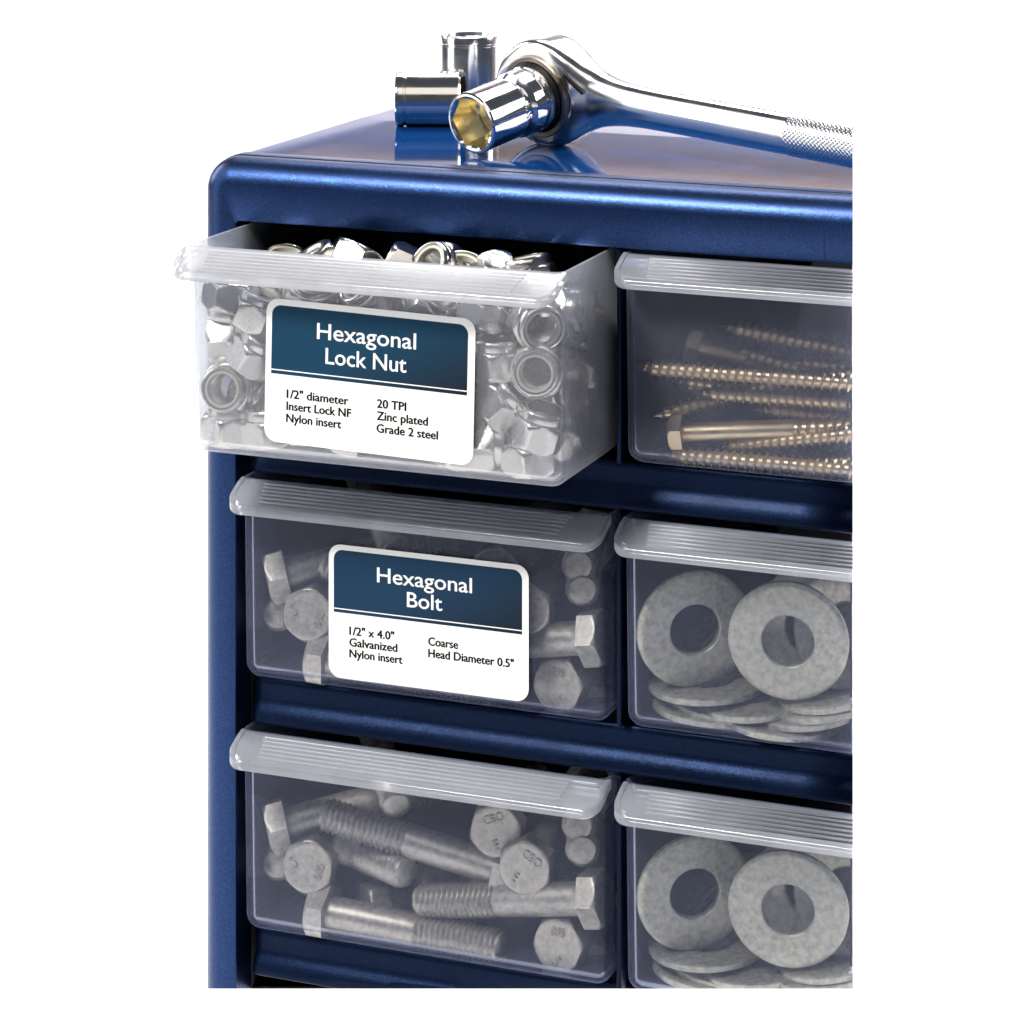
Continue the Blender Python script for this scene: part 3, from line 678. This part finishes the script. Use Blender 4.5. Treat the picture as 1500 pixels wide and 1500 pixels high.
Ct = [(-21, 9.0), (8, 9.2), (16, 8.6), (24, 7.2), (34, 7.0), (50, 7.0), (200, 7.2)]
Et = [(-22, 7.0), (10, 6.0), (25, 3.0), (45, 2.15), (200, 2.05)]
def sect(s_, n=112, b=None, c=None, e=None):
    b = b if b is not None else (math.sqrt(max(0.0, 22**2-s_*s_)) if s_ < 11 else interp(s_, Bt))
    c = c or interp(s_, Ct); e = e or interp(s_, Et); o = []
    for i in range(n):
        t = 2*math.pi*i/n; cs, sn = math.cos(t), math.sin(t)
        o.append((s_, b*math.copysign(abs(cs)**(2/e), cs), c*math.copysign(abs(sn)**(2/e), sn)))
    return o
ss = [-22*math.cos(a) for a in [math.pi/2*i/30 for i in range(31)]]+[2, 4, 6, 8, 10]+[11+i*1.5 for i in range(28)]+[54+5*i for i in range(14)]
ss = [q for q in ss if q < 119.5]+[119.5]
Rg = []
for q in ss:
    k = 1.0 if q > -21.2 else 0.90
    Rg.append(sect(q, c=interp(q, Ct)*(k if q > -21.99 else 0.8), b=None if q > -21.99 else 1.2))
obj('handle_and_head', mesh('handle_and_head', loft(Rg), 'chrome3', 60), rat)
n = 180; Rg = []
for i in range(190):                        # knurled grip, two crossing helices of grooves
    s_ = 119.0+i*0.28; ring = []
    base = sect(s_, n, b=8.2, c=7.4, e=2.05); ins = min(1, i/6)
    for j, q in enumerate(base):
        a1 = (s_*0.52+30*j/n) % 1.0; a2 = (s_*0.52-30*j/n) % 1.0
        g = max(0, 1-abs(a1-0.5)/0.16)+max(0, 1-abs(a2-0.5)/0.16)
        k = 1-0.030*min(1.0, g)*ins; ring.append((q[0], q[1]*k, q[2]*k))
    Rg.append(ring)
obj('knurled_grip', mesh('knurled_grip', loft(Rg), 'chrome', 70), rat)
obj('retaining_plate', mesh('retaining_plate', lathe([(5, 8.8), (16.6, 8.8), (16.6, 10.4), (16.1, 10.8), (14.4, 10.8), (14.2, 9.6), (5, 9.6)], 96), 'bronze'), rat)
obj('dark_seal', mesh('dark_seal', lathe([(5, 9.7), (14.1, 9.7), (14.1, 11.4), (13.2, 12.6), (5, 12.6)], 96), 'darkgap'), rat)
obj('drive_collar', mesh('drive_collar', lathe([(5, 12.4), (13.0, 12.4), (13.3, 12.9), (13.3, 14.6), (12.8, 15.1), (11.3, 15.3), (11.2, 17.2), (5, 17.2)], 96), 'chrome'), rat)
obj('pivot_slot', mesh('pivot_slot', loft([[(19+11*t*math.cos(math.radians(-35)) - 0*w_ + w_*math.sin(math.radians(35)), 7.3+11*t*math.sin(math.radians(-35))+w_*math.cos(math.radians(35)), z_) for t, w_ in ((-.5, -.7), (.5, -.7), (.5, .7), (-.5, .7))] for z_ in (6.6, 8.62)]), 'darkgap'), rat)
sk_m = Matrix((hA, vA, aA)).transposed().to_4x4(); sk_m.translation = (HC+aA*47.5)*S
s3 = empty('socket', sk_m, label='polished chrome socket with gold hexagon bore mounted on the ratchet', cat='socket', group='sockets on the cabinet top')
socket_parts(s3, 12.2, 31.0, 'chrome', True, 13.3)
def curved_text(root, txt, r, z, h, mid):
    me = text_mesh(txt, 0.0); xs = [q.co.x for q in me.vertices]; c = (max(xs)+min(xs))/2
    bm = bmesh.new(); bm.from_mesh(me); bmesh.ops.triangulate(bm, faces=bm.faces)
    r2 = bmesh.ops.extrude_face_region(bm, geom=list(bm.faces)); up_ = {q for q in r2['geom'] if isinstance(q, bmesh.types.BMVert)}
    for q in bm.verts:
        R0 = r+(0.28 if q in up_ else -0.1); a = mid+(q.co.x-c)*h/r; zz = z+(q.co.y)*h
        q.co = Vector((R0*math.cos(a)*S, R0*math.sin(a)*S, zz*S))
    bm.to_mesh(me); bm.free(); me.materials.append(M['chrome']); obj('raised_lettering', me, root)

curved_text(s3, 'SVIF', 12.2, -21.5, 4.0, 0.12)
# ------------------------------------------------------------------ the piece of cabinet that stands in the studio ends right and below here
def plane_dir(px, py): return (FW + (px-750)/FPX*RT - (py-HZ)/FPX*UP)
def endsheet(a, b, c, d, off):
    v = [Vector(q) for q in (a, b, c, d)]; n = (v[1]-v[0]).cross(v[3]-v[0]).normalized()*0.6
    return [tuple(q+off) for q in v]+[tuple(q+off+n) for q in v], [(0, 1, 2, 3), (7, 6, 5, 4), (0, 4, 5, 1), (1, 5, 6, 2), (2, 6, 7, 3), (3, 7, 4, 0)]
ex = lambda px, Y: CAM.x+plane_dir(px, 700).x*((Y-CAM.y)/plane_dir(px, 700).y)
cpart('right_light_blocker', endsheet((ex(1248.2, 14), 14, 16), (ex(1248.2, DEPTH-2.5), DEPTH-2.5, 16), (ex(1248.2, DEPTH-2.5), DEPTH-2.5, LOW), (ex(1248.2, 14), 14, LOW), Vector((0, 0, 0))), 'black')  # added black sheet along the right cut, keeps light out of the drawers
q = [at(345, 1447.4, 14), at(1300, 1447.4, 14), at(1500, 1447.4, DEPTH-3), at(380, 1447.4, DEPTH-3)]
cpart('bottom_light_blocker', endsheet(*q, Vector((0, 0, 0))), 'black')  # added black sheet along the lower cut, blocks light from below
bpy.context.view_layer.update()
def cut(point, normal):
    for o in list(bpy.data.objects):
        if o.type != 'MESH' or o.get('kind') == 'structure': continue
        mw = o.matrix_world
        dd = [((mw @ Vector(c))-point).dot(normal) for c in o.bound_box]
        if max(dd) < 0: continue
        inv = mw.inverted(); pc = inv @ point; nc = (mw.to_3x3().transposed() @ normal).normalized()
        if min(dd) > 0:
            bpy.data.objects.remove(o); continue
        if o.data.users > 1: o.data = o.data.copy()
        bm = bmesh.new(); bm.from_mesh(o.data)
        r = bmesh.ops.bisect_plane(bm, geom=list(bm.verts)+list(bm.edges)+list(bm.faces), plane_co=pc, plane_no=nc, clear_outer=True, dist=1e-7)
        if not bm.faces: bm.free(); bpy.data.objects.remove(o); continue
        if 'shell' not in o.name and 'frame' not in o.name and 'bin' not in o.name:
            ed = [e for e in r['geom_cut'] if isinstance(e, bmesh.types.BMEdge) and e.is_valid]
            try: bmesh.ops.holes_fill(bm, edges=ed, sides=0)
            except Exception: pass
        bm.to_mesh(o.data); bm.free()
def plane_dir(px, py): return (FW + (px-750)/FPX*RT - (py-HZ)/FPX*UP)
dR = plane_dir(1249.3, 700); nR = dR.cross(UP).normalized(); nR = nR if nR.dot(RT) > 0 else -nR
cut(CAM*S, nR)
nB = plane_dir(750, 1448.3).cross(RT).normalized(); nB = nB if nB.z < 0 else -nB
cut(CAM*S, nB)
for o in list(bpy.data.objects):            # drop roots that were wholly outside
    if o.type == 'EMPTY' and not o.children: bpy.data.objects.remove(o)
